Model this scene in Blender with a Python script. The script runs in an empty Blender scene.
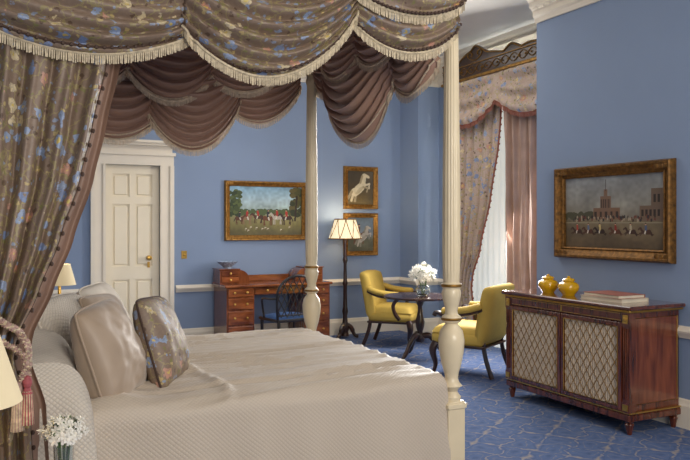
import bpy, math, random
import numpy as np
from math import sin, cos, pi, sqrt
from mathutils import Vector, Matrix, Euler, noise
random.seed(4)
SC = bpy.context.scene
COL = SC.collection
# ------------------------------------------------------------------ helpers
def lin(h):
    if isinstance(h, str):
        h = h.lstrip('#'); c = [int(h[i:i+2], 16)/255 for i in (0, 2, 4)]
    else: c = list(h)
    return tuple((x/12.92 if x <= .04045 else ((x+.055)/1.055)**2.4) for x in c) + (1,)

class NT:
    def __init__(s, name):
        s.m = bpy.data.materials.new(name); s.m.use_nodes = True
        s.t = s.m.node_tree; s.b = s.t.nodes['Principled BSDF']
    def n(s, kind, **kw):
        nd = s.t.nodes.new(kind)
        for k, v in kw.items():
            if k.startswith('i_'):
                nd.inputs[k[2:].replace('_', ' ')].default_value = v
            else: setattr(nd, k, v)
        return nd
    def l(s, a, b): s.t.links.new(a, b)
    def math(s, op, a, b=None, c=None):
        nd = s.t.nodes.new('ShaderNodeMath'); nd.operation = op
        for i, x in enumerate((a, b, c)):
            if x is None: continue
            if isinstance(x, (int, float)): nd.inputs[i].default_value = x
            else: s.l(x, nd.inputs[i])
        return nd.outputs[0]
    def ramp(s, fac, stops, interp='LINEAR'):
        r = s.t.nodes.new('ShaderNodeValToRGB'); r.color_ramp.interpolation = interp
        e = r.color_ramp.elements
        while len(e) < len(stops): e.new(.5)
        for i, (p, c) in enumerate(stops):
            e[i].position = p; e[i].color = lin(c) if isinstance(c, str) else c
        s.l(fac, r.inputs[0]); return r.outputs[0]
    def mix(s, fac, a, b):
        nd = s.t.nodes.new('ShaderNodeMix'); nd.data_type = 'RGBA'
        for sock, x in ((nd.inputs[0], fac), (nd.inputs[6], a), (nd.inputs[7], b)):
            if isinstance(x, (int, float)): sock.default_value = x
            elif isinstance(x, str): sock.default_value = lin(x)
            elif isinstance(x, tuple): sock.default_value = x
            else: s.l(x, sock)
        return nd.outputs[2]
    def obj(s, scale=(1, 1, 1), rot=(0, 0, 0)):
        tc = s.n('ShaderNodeTexCoord'); mp = s.n('ShaderNodeMapping')
        mp.inputs['Scale'].default_value = scale; mp.inputs['Rotation'].default_value = rot
        s.l(tc.outputs['Object'], mp.inputs[0]); return mp.outputs[0]
    def bump(s, h, strength=.3, dist=.01):
        b = s.n('ShaderNodeBump'); b.inputs['Strength'].default_value = strength
        b.inputs['Distance'].default_value = dist
        s.l(h, b.inputs['Height']); s.l(b.outputs[0], s.b.inputs['Normal'])

def M(name, col, rough=.5, metal=0, var=.12, vs=6, bump=0, bs=60, sheen=0, coat=0, emis=0, emcol=None, spec=.5, trans=0):
    k = NT(name); v = k.obj()
    nz = k.n('ShaderNodeTexNoise', i_Scale=vs, i_Detail=4.0); k.l(v, nz.inputs['Vector'])
    c = lin(col)
    d = tuple(x*(1-var) for x in c[:3])+(1,); u = tuple(min(1, x*(1+var)) for x in c[:3])+(1,)
    k.l(k.ramp(nz.outputs[0], [(.3, d), (.7, u)]), k.b.inputs['Base Color'])
    k.b.inputs['Roughness'].default_value = rough; k.b.inputs['Metallic'].default_value = metal
    k.b.inputs['Sheen Weight'].default_value = sheen; k.b.inputs['Coat Weight'].default_value = coat
    k.b.inputs['Specular IOR Level'].default_value = spec
    k.b.inputs['Transmission Weight'].default_value = trans
    if emis:
        k.b.inputs['Emission Strength'].default_value = emis
        k.b.inputs['Emission Color'].default_value = lin(emcol or col)
    if bump:
        n2 = k.n('ShaderNodeTexNoise', i_Scale=float(bs), i_Detail=3.0); k.l(v, n2.inputs['Vector'])
        k.bump(n2.outputs[0], bump, .005)
    return k.m

def wood(name, a, b, rough=.3, axis=(1, 1, 8), coat=.4):
    k = NT(name); v = k.obj(scale=axis)
    nz = k.n('ShaderNodeTexNoise', i_Scale=3.0, i_Detail=7.0, i_Distortion=.35); k.l(v, nz.inputs['Vector'])
    k.l(k.ramp(nz.outputs[0], [(.32, a), (.70, b)]), k.b.inputs['Base Color'])
    k.b.inputs['Roughness'].default_value = rough; k.b.inputs['Coat Weight'].default_value = coat
    k.b.inputs['Coat Roughness'].default_value = .15
    return k.m

def floral(name, base, base2, scale=14., rough=.5, st=.95):
    k = NT(name); v = k.obj()
    nz = k.n('ShaderNodeTexNoise', i_Scale=scale*2.6, i_Detail=3.0); k.l(v, nz.inputs['Vector'])
    mx = k.n('ShaderNodeVectorMath', operation='MULTIPLY_ADD')
    k.l(nz.outputs['Color'], mx.inputs[0]); mx.inputs[1].default_value = (.045, .045, .045); k.l(v, mx.inputs[2])
    vo = k.n('ShaderNodeTexVoronoi', i_Scale=scale); k.l(mx.outputs[0], vo.inputs['Vector'])
    sep = k.n('ShaderNodeSeparateColor'); k.l(vo.outputs['Color'], sep.inputs[0])
    n3 = k.n('ShaderNodeTexNoise', i_Scale=scale*5, i_Detail=2.0); k.l(v, n3.inputs['Vector'])
    basec = k.mix(n3.outputs[0], base, base2)
    vl = k.n('ShaderNodeTexVoronoi', i_Scale=scale*.85, feature='DISTANCE_TO_EDGE'); k.l(mx.outputs[0], vl.inputs['Vector'])
    vine = k.math('LESS_THAN', vl.outputs['Distance'], .032)
    c1 = k.mix(k.math('MULTIPLY', vine, .6*st), basec, '#a79c66')
    vs_ = k.n('ShaderNodeTexVoronoi', i_Scale=scale*2.6); k.l(mx.outputs[0], vs_.inputs['Vector'])
    s2 = k.n('ShaderNodeSeparateColor'); k.l(vs_.outputs['Color'], s2.inputs[0])
    sp = k.math('MULTIPLY', k.math('LESS_THAN', vs_.outputs['Distance'], .37), k.math('GREATER_THAN', s2.outputs[0], .55))
    lc = k.ramp(s2.outputs[1], [(0, '#83834a'), (.3, '#c9b47a'), (.55, '#574235'), (.75, '#94a3bb')], 'CONSTANT')
    c1 = k.mix(k.math('MULTIPLY', sp, .8*st), c1, lc)
    fl = k.math('LESS_THAN', vo.outputs['Distance'], k.math('MULTIPLY_ADD', nz.outputs[0], .58, .06))
    fl = k.math('MULTIPLY', fl, k.math('GREATER_THAN', sep.outputs[1], .40))
    fcol = k.ramp(sep.outputs[0], [(0, '#98abca'), (.35, '#7f95be'), (.56, '#c99883'), (.74, '#dccba4')], 'CONSTANT')
    n5 = k.n('ShaderNodeTexNoise', i_Scale=scale*6); k.l(v, n5.inputs['Vector'])
    fcol = k.mix(k.math('MULTIPLY', k.math('GREATER_THAN', n5.outputs[0], .55), .3), fcol, '#5f6070')
    inner = k.math('LESS_THAN', vo.outputs['Distance'], .13)
    fcol = k.mix(inner, fcol, '#d8c06c')
    c2 = k.mix(k.math('MULTIPLY', fl, .9*st), c1, fcol)
    k.l(c2, k.b.inputs['Base Color']); k.b.inputs['Roughness'].default_value = rough
    return k.m

def quilt(name, col, rough=.5, freq=110., st=.5, sheen=.3, dk=.86):
    k = NT(name); v = k.obj()
    sp = k.n('ShaderNodeSeparateXYZ'); k.l(v, sp.inputs[0])
    yz = k.math('ADD', sp.outputs[1], sp.outputs[2])
    a = k.math('MULTIPLY', k.math('ADD', sp.outputs[0], yz), freq)
    b = k.math('MULTIPLY', k.math('SUBTRACT', sp.outputs[0], yz), freq)
    h = k.math('MULTIPLY', k.math('ABSOLUTE', k.math('SINE', a)), k.math('ABSOLUTE', k.math('SINE', b)))
    h = k.math('POWER', h, .5)
    c = lin(col); d = tuple(x*dk for x in c[:3])+(1,)
    k.l(k.ramp(h, [(.1, d), (.7, c)]), k.b.inputs['Base Color'])
    k.b.inputs['Roughness'].default_value = rough; k.b.inputs['Sheen Weight'].default_value = sheen
    k.bump(h, st, .005)
    return k.m

def carpet():
    k = NT('carpet_pattern'); v = k.obj(rot=(0, 0, math.radians(10)))
    nz = k.n('ShaderNodeTexNoise', i_Scale=11.0, i_Detail=3.0); k.l(v, nz.inputs['Vector'])
    mx = k.n('ShaderNodeVectorMath', operation='MULTIPLY_ADD')
    k.l(nz.outputs['Color'], mx.inputs[0]); mx.inputs[1].default_value = (.085, .085, .0); k.l(v, mx.inputs[2])
    sp = k.n('ShaderNodeSeparateXYZ'); k.l(mx.outputs[0], sp.inputs[0])
    X, Y = sp.outputs[0], sp.outputs[1]
    f = 10.5
    wx = k.math('MULTIPLY_ADD', k.math('SINE', k.math('MULTIPLY', Y, f*3)), .022, X)
    wy = k.math('MULTIPLY_ADD', k.math('SINE', k.math('MULTIPLY', X, f*3)), .022, Y)
    a = k.math('SINE', k.math('MULTIPLY', k.math('ADD', wx, wy), f))
    b = k.math('SINE', k.math('MULTIPLY', k.math('SUBTRACT', wx, wy), f))
    p = k.math('ABSOLUTE', k.math('MULTIPLY', a, b))
    mn = k.math('MINIMUM', k.math('ABSOLUTE', a), k.math('ABSOLUTE', b))
    def soft(x, c, w):
        d = k.math('ABSOLUTE', k.math('SUBTRACT', x, c)); return k.math('MAXIMUM', k.math('SUBTRACT', 1.0, k.math('DIVIDE', d, w)), 0.0)
    n2 = k.n('ShaderNodeTexNoise', i_Scale=20.0); k.l(v, n2.inputs['Vector'])
    brk = k.math('MINIMUM', k.math('MAXIMUM', k.math('MULTIPLY_ADD', n2.outputs[0], 3.5, -1.0), 0.0), 1.0)
    base = k.mix(n2.outputs[0], '#52658d', '#6578a0')
    c = k.mix(k.math('MULTIPLY', k.math('MULTIPLY', soft(mn, .02, .15), brk), .85), base, '#a99e90')
    c = k.mix(k.math('MULTIPLY', soft(mn, .26, .10), .4), c, '#40547c')
    c = k.mix(k.math('MULTIPLY', k.math('MULTIPLY', soft(p, .66, .09), brk), .45), c, '#9a928a')
    c = k.mix(k.math('MULTIPLY', soft(p, 1.0, .12), .45), c, '#40547c')
    k.l(c, k.b.inputs['Base Color']); k.b.inputs['Roughness'].default_value = .95
    k.b.inputs['Specular IOR Level'].default_value = .1
    n3 = k.n('ShaderNodeTexNoise', i_Scale=300.0); k.l(v, n3.inputs['Vector']); k.bump(n3.outputs[0], .4, .004)
    return k.m

class G:
    def __init__(s): s.v = []; s.f = []; s.mi = []
    def add(s, vs, fs, mi=0, T=None):
        o = len(s.v)
        if T is not None: vs = [T @ Vector(p) for p in vs]
        s.v += [tuple(p) for p in vs]
        s.f += [tuple(i+o for i in f) for f in fs]; s.mi += [mi]*len(fs); return s
    def box(s, x0, x1, y0, y1, z0, z1, mi=0, T=None, c=.0):
        if c <= 0:
            vs = [(x, y, z) for x in (x0, x1) for y in (y0, y1) for z in (z0, z1)]
            fs = [(0, 1, 3, 2), (4, 6, 7, 5), (0, 4, 5, 1), (2, 3, 7, 6), (0, 2, 6, 4), (1, 5, 7, 3)]
            return s.add(vs, fs, mi, T)
        lo = (x0, y0, z0); hi = (x1, y1, z1); vs = []; idx = {}
        for ax in range(3):
            for sx in (0, 1):
                for sy in (0, 1):
                    for sz in (0, 1):
                        S = (sx, sy, sz); p = []
                        for i in range(3):
                            e = hi[i] if S[i] else lo[i]
                            if i != ax: e += -c if S[i] else c
                            p.append(e)
                        idx[(ax, S)] = len(vs); vs.append(tuple(p))
        fs = []
        for ax in range(3):
            o1, o2 = (ax+1) % 3, (ax+2) % 3
            for sd in (0, 1):
                q = []
                for (a, b) in ((0, 0), (1, 0), (1, 1), (0, 1)):
                    S = [0]*3; S[ax] = sd; S[o1] = a; S[o2] = b; q.append(idx[(ax, tuple(S))])
                fs.append(tuple(q if sd else q[::-1]))
        for ax in range(3):
            o1, o2 = (ax+1) % 3, (ax+2) % 3
            for a in (0, 1):
                for b in (0, 1):
                    S0 = [0]*3; S0[o1] = a; S0[o2] = b; S1 = list(S0); S1[ax] = 1
                    S0, S1 = tuple(S0), tuple(S1)
                    q = (idx[(o1, S0)], idx[(o1, S1)], idx[(o2, S1)], idx[(o2, S0)])
                    fs.append(q if a != b else q[::-1])
        for sx in (0, 1):
            for sy in (0, 1):
                for sz in (0, 1):
                    S = (sx, sy, sz); q = (idx[(0, S)], idx[(1, S)], idx[(2, S)])
                    fs.append(q if (sx+sy+sz) % 2 else q[::-1])
        return s.add(vs, fs, mi, T)
    def lathe(s, prof, seg=24, mi=0, T=None, fl=0, fa=0, fz=(0, 0)):
        vs = []; fs = []
        for (r, z) in prof:
            for j in range(seg):
                a = 2*pi*j/seg; rr = r
                if fl and fz[0] <= z <= fz[1]: rr = r*(1+fa*abs(sin(a*fl/2))-fa)
                vs.append((rr*cos(a), rr*sin(a), z))
        n = len(prof)
        for i in range(n-1):
            for j in range(seg):
                k = (j+1) % seg
                fs.append((i*seg+j, i*seg+k, (i+1)*seg+k, (i+1)*seg+j))
        fs.append(tuple(range(seg))[::-1]); fs.append(tuple((n-1)*seg+j for j in range(seg)))
        return s.add(vs, fs, mi, T)
    def tube(s, pts, rad, seg=10, mi=0, T=None, flat=1.0, closed=False):
        pts = [Vector(p) for p in pts]; n = len(pts)
        if not isinstance(rad, (list, tuple)): rad = [rad]*n
        if len(rad) < n: rad = list(rad)+[rad[-1]]*(n-len(rad))
        vs = []; fs = []; up = None
        for i, p in enumerate(pts):
            if closed: d = pts[(i+1) % n]-pts[i-1]
            else: d = pts[min(i+1, n-1)]-pts[max(i-1, 0)]
            d = d.normalized() if d.length > 1e-9 else Vector((0, 0, 1))
            if up is None:
                up = Vector((0, 0, 1)) if abs(d.z) < .9 else Vector((1, 0, 0))
            sd = d.cross(up).normalized(); up = sd.cross(d).normalized()
            for j in range(seg):
                a = 2*pi*j/seg
                vs.append(p+sd*cos(a)*rad[i]+up*sin(a)*rad[i]*flat)
        m = n if closed else n-1
        for i in range(m):
            i2 = (i+1) % n
            for j in range(seg):
                k = (j+1) % seg
                fs.append((i*seg+j, i*seg+k, i2*seg+k, i2*seg+j))
        if not closed:
            fs.append(tuple(range(seg))[::-1]); fs.append(tuple((n-1)*seg+j for j in range(seg)))
        return s.add(vs, fs, mi, T)
    def grid(s, fn, nu, nv, mi=0, T=None):
        vs = [fn(i/nu, j/nv) for i in range(nu+1) for j in range(nv+1)]; fs = []
        for i in range(nu):
            for j in range(nv):
                a = i*(nv+1)+j; fs.append((a, a+nv+1, a+nv+2, a+1))
        return s.add(vs, fs, mi, T)
    def sphere(s, c, r, seg=12, mi=0, T=None, sz=1, sx=1, sy=1, bump=0):
        c = Vector(c); vs = []; fs = []; rings = seg//2
        for i in range(rings+1):
            th = pi*i/rings
            for j in range(seg):
                a = 2*pi*j/seg; d = Vector((sin(th)*cos(a)*sx, sin(th)*sin(a)*sy, cos(th)*sz))
                rr = r*(1+(bump*noise.noise(d*3+c*40) if bump else 0)); vs.append(c+d*rr)
        for i in range(rings):
            for j in range(seg):
                k = (j+1) % seg; fs.append((i*seg+j, (i+1)*seg+j, (i+1)*seg+k, i*seg+k))
        return s.add(vs, fs, mi, T)
    def prism(s, poly, h0, h1, plane='xy', mi=0, T=None):
        n = len(poly)
        def P(a, b, h): return {'xy': (a, b, h), 'xz': (a, h, b), 'yz': (h, a, b)}[plane]
        vs = [P(a, b, h0) for a, b in poly]+[P(a, b, h1) for a, b in poly]
        fs = [tuple(range(n))[::-1], tuple(range(n, 2*n))]+[(i, (i+1) % n, (i+1) % n+n, i+n) for i in range(n)]
        return s.add(vs, fs, mi, T)
    def obj(s, name, mats, parent=None, loc=None, rot=None, smooth=True, label=None, cat=None, kind=None, group=None, ang=40, solid=0):
        import bmesh
        me = bpy.data.meshes.new(name); me.from_pydata(s.v, [], s.f)
        if not isinstance(mats, (list, tuple)): mats = [mats]
        for m in mats: me.materials.append(m)
        me.polygons.foreach_set('material_index', s.mi)
        bm = bmesh.new(); bm.from_mesh(me)
        bmesh.ops.remove_doubles(bm, verts=bm.verts, dist=1e-5)
        bmesh.ops.recalc_face_normals(bm, faces=bm.faces)
        bm.to_mesh(me); bm.free()
        if smooth:
            me.polygons.foreach_set('use_smooth', [True]*len(me.polygons))
            try: me.set_sharp_from_angle(angle=math.radians(ang))
            except Exception: pass
        me.update()
        o = bpy.data.objects.new(name, me); COL.objects.link(o)
        if parent: o.parent = parent
        if loc is not None: o.location = loc
        if rot is not None: o.rotation_euler = rot
        if solid:
            md = o.modifiers.new('s', 'SOLIDIFY'); md.thickness = solid; md.offset = 0
        tag(o, label, cat, kind, group); return o

def tag(o, label=None, cat=None, kind=None, group=None):
    if label: o['label'] = label
    if cat: o['category'] = cat
    if kind: o['kind'] = kind
    if group: o['group'] = group

def thing(name, loc, rz=0, label='', cat='', group=None):
    e = bpy.data.objects.new(name, None); COL.objects.link(e); e.empty_display_size = .1
    e.location = loc; e.rotation_euler = (0, 0, rz); tag(e, label, cat, None, group); return e

def spline(pts, n=8):
    P = [Vector(p) for p in pts]; out = []
    for i in range(len(P)-1):
        p0 = P[max(i-1, 0)]; p1 = P[i]; p2 = P[i+1]; p3 = P[min(i+2, len(P)-1)]
        for k in range(n):
            t = k/n
            out.append(.5*((2*p1)+(-p0+p2)*t+(2*p0-5*p1+4*p2-p3)*t*t+(-p0+3*p1-3*p2+p3)*t**3))
    out.append(P[-1]); return out
def interp(tab, z, c):
    if z >= tab[0][0]: return tab[0][c]
    for a, b in zip(tab, tab[1:]):
        if z >= b[0]:
            t = (a[0]-z)/(a[0]-b[0]); t = t*t*(3-2*t)*.35+t*.65
            return a[c]*(1-t)+b[c]*t
    return tab[-1][c]
R = math.radians
# ------------------------------------------------------------------ materials
mWall = M('blue_wall_paint', '#8799b6', .75, var=.02, vs=2, bump=.05, bs=200)
mWhite = M('white_paint', '#eee4d2', .5, var=.02)
mDoor = M('cream_door_paint', '#f6ead0', .45, var=.02)
mCeil = M('ceiling_plaster', '#dfdad0', .8, var=.02)
mCarpet = carpet()
mTaupe = M('taupe_silk', '#ac8977', .34, var=.08, vs=3, sheen=.2, bump=.04, bs=150)
mFloral = floral('floral_brocade', '#7c6858', '#94806f')
mFloralL = floral('floral_curtain_light', '#ae9789', '#c7b3a6', 11., .6, 1.0)
mFringe = M('cream_fringe', '#cdbd9f', .8, var=.3, vs=60)
mFringeT = M('taupe_fringe', '#dbc8ae', .8, var=.2, vs=40)
mBead = M('dark_brown_braid', '#4b372d', .7)
mPost = M('cream_lacquer', '#e4d3b0', .35, var=.06, coat=.2)
mGold = M('antique_gold', '#8f6a32', .42, .7, var=.4, vs=25, bump=.3, bs=60)
mGilt = M('gilt_frame', '#9a6f33', .42, .6, var=.4, vs=30, bump=.5, bs=70)
mBrass = M('brass', '#cba253', .3, .9)
mSpread = quilt('quilted_satin_bedspread', '#c9baa7', .38, 140., .35, .25, .89)
mCover = quilt('white_quilted_cotton', '#d9cfc0', .7, 130., .6, .2, .84)
mLinen = M('pillow_linen', '#b09b85', .45, var=.05, bump=.12, bs=250, sheen=.3)
mWhiteLinen = M('white_linen', '#ddd4c6', .75, var=.04, bump=.1, bs=200)
mMah = wood('mahogany', '#52240e', '#9a5628', .22, (5, 5, 1.2), .6)
mMahX = wood('mahogany_long', '#5c2a11', '#a55d2d', .22, (1.2, 6, 6), .6)
mRose = wood('rosewood', '#391509', '#783b22', .18, (12, 12, 1.3), .7)
mRoseT = wood('rosewood_top', '#441d13', '#703a26', .12, (12, 1.3, 12), .8)
mDark = wood('dark_wood', '#1e120c', '#432416', .3, (6, 6, 1))
mBlack = M('ebonised_wood', '#1a1310', .3, coat=.4)
mYellow = M('yellow_upholstery', '#c4a54c', .75, var=.08, bump=.15, bs=200)
mJar = M('yellow_glaze', '#dcaa12', .15, var=.1, coat=.8)
mSilk = M('pleated_cream_silk', '#d2c1a9', .45, var=.1, vs=20)
mShade = M('lit_lampshade', '#efe0c2', .8, emis=.75, emcol='#f3dfb4', var=.05)
mShade2 = M('cream_lampshade', '#ddceac', .8, emis=.25, emcol='#ecd6a6', var=.05)
mPetal = M('white_petals', '#f3f0e6', .6, var=.05)
mLeaf = M('green_leaves', '#557539', .6, var=.3, vs=30)
mGlass = M('clear_glass', '#eef4f4', .03, trans=.95, var=.0)
mPorc = M('blue_white_porcelain', '#9fb0c6', .2, var=.5, vs=45, coat=.6)
mBlueSeat = M('blue_seat_fabric', '#3d5d8e', .8)
mRed = M('crimson_rope', '#a8555a', .7, var=.3, vs=60)
mPink = M('rose_cream_rope', '#b2948a', .7, var=.35, vs=60)
mPage = M('paper_pages', '#e0d6c0', .8)
mBook1 = M('book_cover_red', '#9a5a48', .5); mBook2 = M('book_cover_cream', '#cfc2ac', .5)
mRust = M('rust_fringe', '#8a5040', .8)

def painted(name):
    k = NT(name); a = k.n('ShaderNodeVertexColor', layer_name='Col')
    k.l(a.outputs[0], k.b.inputs['Base Color']); k.b.inputs['Roughness'].default_value = .45
    return k.m
mPaint = painted('oil_paint')

# ------------------------------------------------------------------ room
H = 3.8; YB = 9.2; XR = 4.78; XL = -.35
def wallbox(name, *a, mat=None): return G().box(*a).obj(name, mat or mWall, smooth=False, kind='structure')
wallbox('floor', -2.1, 6.0, -2.6, 9.4, -.1, 0, mat=mCarpet)
wallbox('ceiling', -2.1, 6.0, -2.6, 9.4, H, H+.1, mat=mCeil)
wallbox('wall_left', XL-.1, XL, 2.1, YB, 0, H)
wallbox('wall_left_return', -2.0, XL-.1, 2.1, 2.2, 0, H)
wallbox('wall_left_front', -2.1, -2.0, -2.5, 2.2, 0, H)
wallbox('wall_front', -2.1, XR+.1, -2.6, -2.5, 0, H)
wallbox('wall_right', XR, XR+.1, -2.5, 5.5, 0, H)
wallbox('wall_right_return', XR+.1, 5.9, 5.4, 5.5, 0, H)
wallbox('wall_right_far', 5.46, 5.9, 8.71, YB+.1, 0, H)
g = G(); g.box(XL-.1, 1.35, YB, YB+.12, 0, H); g.box(2.0, 5.46, YB, YB+.12, 0, H); g.box(1.35, 2.0, YB, YB+.12, 2.26, H)
g.obj('wall_back', mWall, smooth=False, kind='structure')
WY0, WY1, WZ0, WZ1 = 6.3, 7.7, .35, 3.25
g = G(); g.box(5.8, 5.9, 5.5, WY0, 0, H); g.box(5.8, 5.9, WY1, 8.71, 0, H); g.box(5.8, 5.9, WY0, WY1, 0, WZ0); g.box(5.8, 5.9, WY0, WY1, WZ1, H)
g.obj('wall_window', mWall, smooth=False, kind='structure')
g = G()
for (a, b, c, d) in ((WY0, WY0+.08, WZ0, WZ1), (WY1-.08, WY1, WZ0, WZ1), (WY0, WY1, WZ0, WZ0+.1), (WY0, WY1, WZ1-.08, WZ1), (WY0, WY1, 1.75, 1.82), ((WY0+WY1)/2-.015, (WY0+WY1)/2+.015, WZ0, WZ1), (WY0, WY1, 1.05, 1.08), (WY0, WY1, 2.5, 2.53)):
    g.box(5.8, 5.86, a, b, c, d)
for (a, b) in ((WY0-.12, WY0), (WY1, WY1+.12)): g.box(5.76, 5.8, a, b, WZ0-.1, WZ1+.1)
g.box(5.72, 5.8, WY0-.14, WY1+.14, WZ0-.08, WZ0)
w = g.obj('window_1', mWhite, smooth=False, kind='structure')
mSheer = M('white_sheer_glow', '#dfe2dd', .9, emis=.5, emcol='#e4eae8', var=.0)  # emission in the cloth stands in for daylight coming through it

def molding(name, p0, p1, nrm, prof, mat=mWhite, dent=None):
    p0 = Vector((*p0, 0)); p1 = Vector((*p1, 0)); n = Vector((*nrm, 0)); vs = []
    for p in (p0, p1):
        for (o, z) in prof: q = p+n*o; vs.append((q.x, q.y, z))
    k = len(prof); g = G()
    g.add(vs, [(i, (i+1) % k, (i+1) % k+k, i+k) for i in range(k)]+[tuple(range(k)), tuple(range(k, 2*k))[::-1]])
    if dent:
        L = (p1-p0).length; d = (p1-p0).normalized(); s = 0
        while s < L-.05:
            a = p0+d*s+n*dent[0]; b = p0+d*(s+.05)+n*dent[1]
            g.box(min(a.x, b.x), max(a.x, b.x), min(a.y, b.y), max(a.y, b.y), dent[2], dent[3]); s += .09
    return g.obj(name, mat, smooth=False, kind='structure')
crown = [(0, 3.46), (.02, 3.46), (.03, 3.5), (.05, 3.52), (.05, 3.56), (.09, 3.6), (.09, 3.64), (.17, 3.7), (.17, 3.73), (.2, 3.76), (.22, 3.8), (0, 3.8)]
rail = [(0, .68), (.02, .68), (.03, .70), (.045, .72), (.05, .735), (.035, .75), (.02, .77), (0, .77)]
base = [(0, 0), (.025, 0), (.025, .17), (.015, .19), (.01, .21), (0, .22)]
segs = [('back', (XL, YB), (5.46, YB), (0, -1)), ('right', (XR, -2.5), (XR, 5.5), (-1, 0)), ('right_far', (5.46, 8.71), (5.46, YB), (-1, 0)),
        ('reveal', (5.46, 8.71), (5.8, 8.71), (0, -1)), ('window', (5.8, 5.5), (5.8, 8.71), (-1, 0)), ('left', (XL, 2.2), (XL, YB), (1, 0))]
ti = 1
for nm, a, b, n in segs:
    molding(f'trim_{ti}', a, b, n, crown, dent=(.05, .08, 3.57, 3.63)); ti += 1
    if nm == 'back':
        for (q, r) in (((XL, YB), (1.15, YB)), ((2.2, YB), (5.46, YB))):
            molding(f'trim_{ti}', q, r, n, rail); ti += 1
            molding('baseboard_back', q, r, n, base)
    elif nm == 'window':
        for (q, r) in (((5.8, 5.5), (5.8, WY0-.13)), ((5.8, WY1+.13), (5.8, 8.71))):
            molding(f'trim_{ti}', q, r, n, rail); ti += 1
        molding('baseboard_window', a, b, n, base)
    else:
        molding(f'trim_{ti}', a, b, n, rail); ti += 1
        molding('baseboard_'+nm, a, b, n, base)
# door
g = G(); x0, x1, zt = 1.35, 2.0, 2.26; y0 = YB+.05
g.box(x0, x1, y0, y0+.05, 0, zt)
st = .085; xm = (x0+x1)/2
g.box(x0, x0+st, y0-.02, y0, 0, zt); g.box(x1-st, x1, y0-.02, y0, 0, zt)
rows = ((.0, .22), (.86, 1.02), (1.78, 1.87), (2.15, zt))
for (a, b) in rows: g.box(x0+st, x1-st, y0-.02, y0, a, b)
for (a, b) in ((.22, .86), (1.02, 1.78), (1.87, 2.15)):
    g.box(xm-.035, xm+.035, y0-.02, y0, a, b)
    for (p, q) in ((x0+st, xm-.035), (xm+.035, x1-st)):
        g.box(p+.025, q-.025, y0-.015, y0+.002, a+.025, b-.025, c=.007)
d = g.obj('door_1', mDoor, smooth=False, kind='structure')
G().lathe([(.0, 0), (.03, 0), (.03, .008), (.012, .014), (.012, .04), (.03, .05), (.03, .07), (.0, .08)], 16, T=Matrix.Translation((1.87, y0-.02, 1.12)) @ Matrix.Rotation(pi/2, 4, 'X')).obj('door_knob', mBrass, parent=d)
G().box(1.855, 1.885, y0-.026, y0-.02, 1.0, 1.07).obj('keyhole_plate', mBrass, parent=d, smooth=False)
g = G()
for sx in (1, -1):
    ex = 1.35 if sx == 1 else 2.0
    def bx(a, b, dd, z0=0, z1=2.26):
        p, q = ex-sx*a, ex-sx*b; g.box(min(p, q), max(p, q), YB-dd, YB+.06, z0, z1)
    bx(0, .03, .045); bx(.03, .12, .03); bx(.12, .17, .05)
g.box(1.18, 2.17, YB-.03, YB+.06, 2.26, 2.38); g.box(1.16, 2.19, YB-.05, YB, 2.38, 2.42); g.box(1.2, 2.15, YB-.035, YB, 2.42, 2.5); g.box(1.14, 2.21, YB-.10, YB, 2.5, 2.53); g.box(1.11, 2.24, YB-.13, YB, 2.53, 2.56)
g.obj('trim_door_surround', mWhite, smooth=False, kind='structure')
g = G().box(2.27, 2.34, YB-.008, YB, 1.1, 1.2, c=.003); g.sphere((2.305, YB-.008, 1.15), .012, 10)
g.obj('light_switch', mBrass, label='brass wall switch plate on the blue wall by the door', cat='light switch')

# ------------------------------------------------------------------ fabric tools
def swag(p0, p1, ztop, zc0, zc1, low, n, folds=6, amp=.025, belly=.07, nu=54, nv=84, ph=0):
    p0 = Vector((*p0, 0)); p1 = Vector((*p1, 0)); n = Vector((*n, 0))
    def fn(s, t):
        line = zc0*(1-s)+zc1*s; sag = (zc0+zc1)/2-low
        par = (4*s*(1-s))**.85
        z = ztop-(ztop-line)*t-sag*par*(t**.6)
        w = sin(pi*s)**.5 if 0 < s < 1 else 0
        q = noise.noise(Vector((s*1.5+ph*3, t*2.0, ph)))
        tt = t**1.1+.04*sin(4*s+ph)+.055*q
        r = .5+.5*cos(2*pi*folds*tt)
        am = amp*(1+.7*noise.noise(Vector((t*4, s*1.0, ph+9))))
        o = am*(.4+.6*w)*(r**.8)*1.5+belly*w*sin(pi*min(1, t*.85+.1))
        o += .010*noise.noise(Vector((s*3+ph, t*9, ph)))
        e = math.exp(-(s/.08)**2)+math.exp(-((1-s)/.08)**2)
        o += e*.014*sin(s*110)
        p = p0+(p1-p0)*s+n*o
        return (p.x, p.y, z)
    return fn, nu, nv
def fringe(g, curve, L=.045, mi=1, step=.009):
    pts = [Vector(p) for p in curve]
    acc = 0
    for a, b in zip(pts, pts[1:]):
        seg = (b-a).length; d = (b-a).normalized() if seg > 1e-6 else Vector((1, 0, 0))
        while acc <= seg:
            q = a+d*acc; l = L*random.uniform(.9, 1.05); sw = random.uniform(-.002, .002)
            hd = Vector((d.x, d.y, 0)); hd = hd.normalized() if hd.length > 1e-4 else Vector((1, 0, 0))
            w = hd*step*.42
            g.add([q-w+Vector((0, 0, .004)), q+w+Vector((0, 0, .004)), q+w*.7+hd*sw+Vector((0, 0, -l)), q-w*.7+hd*sw+Vector((0, 0, -l))], [(0, 1, 2, 3)], mi)
            acc += step
        acc -= seg
    g.tube(pts, .007, 6, mi)
    return g

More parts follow.
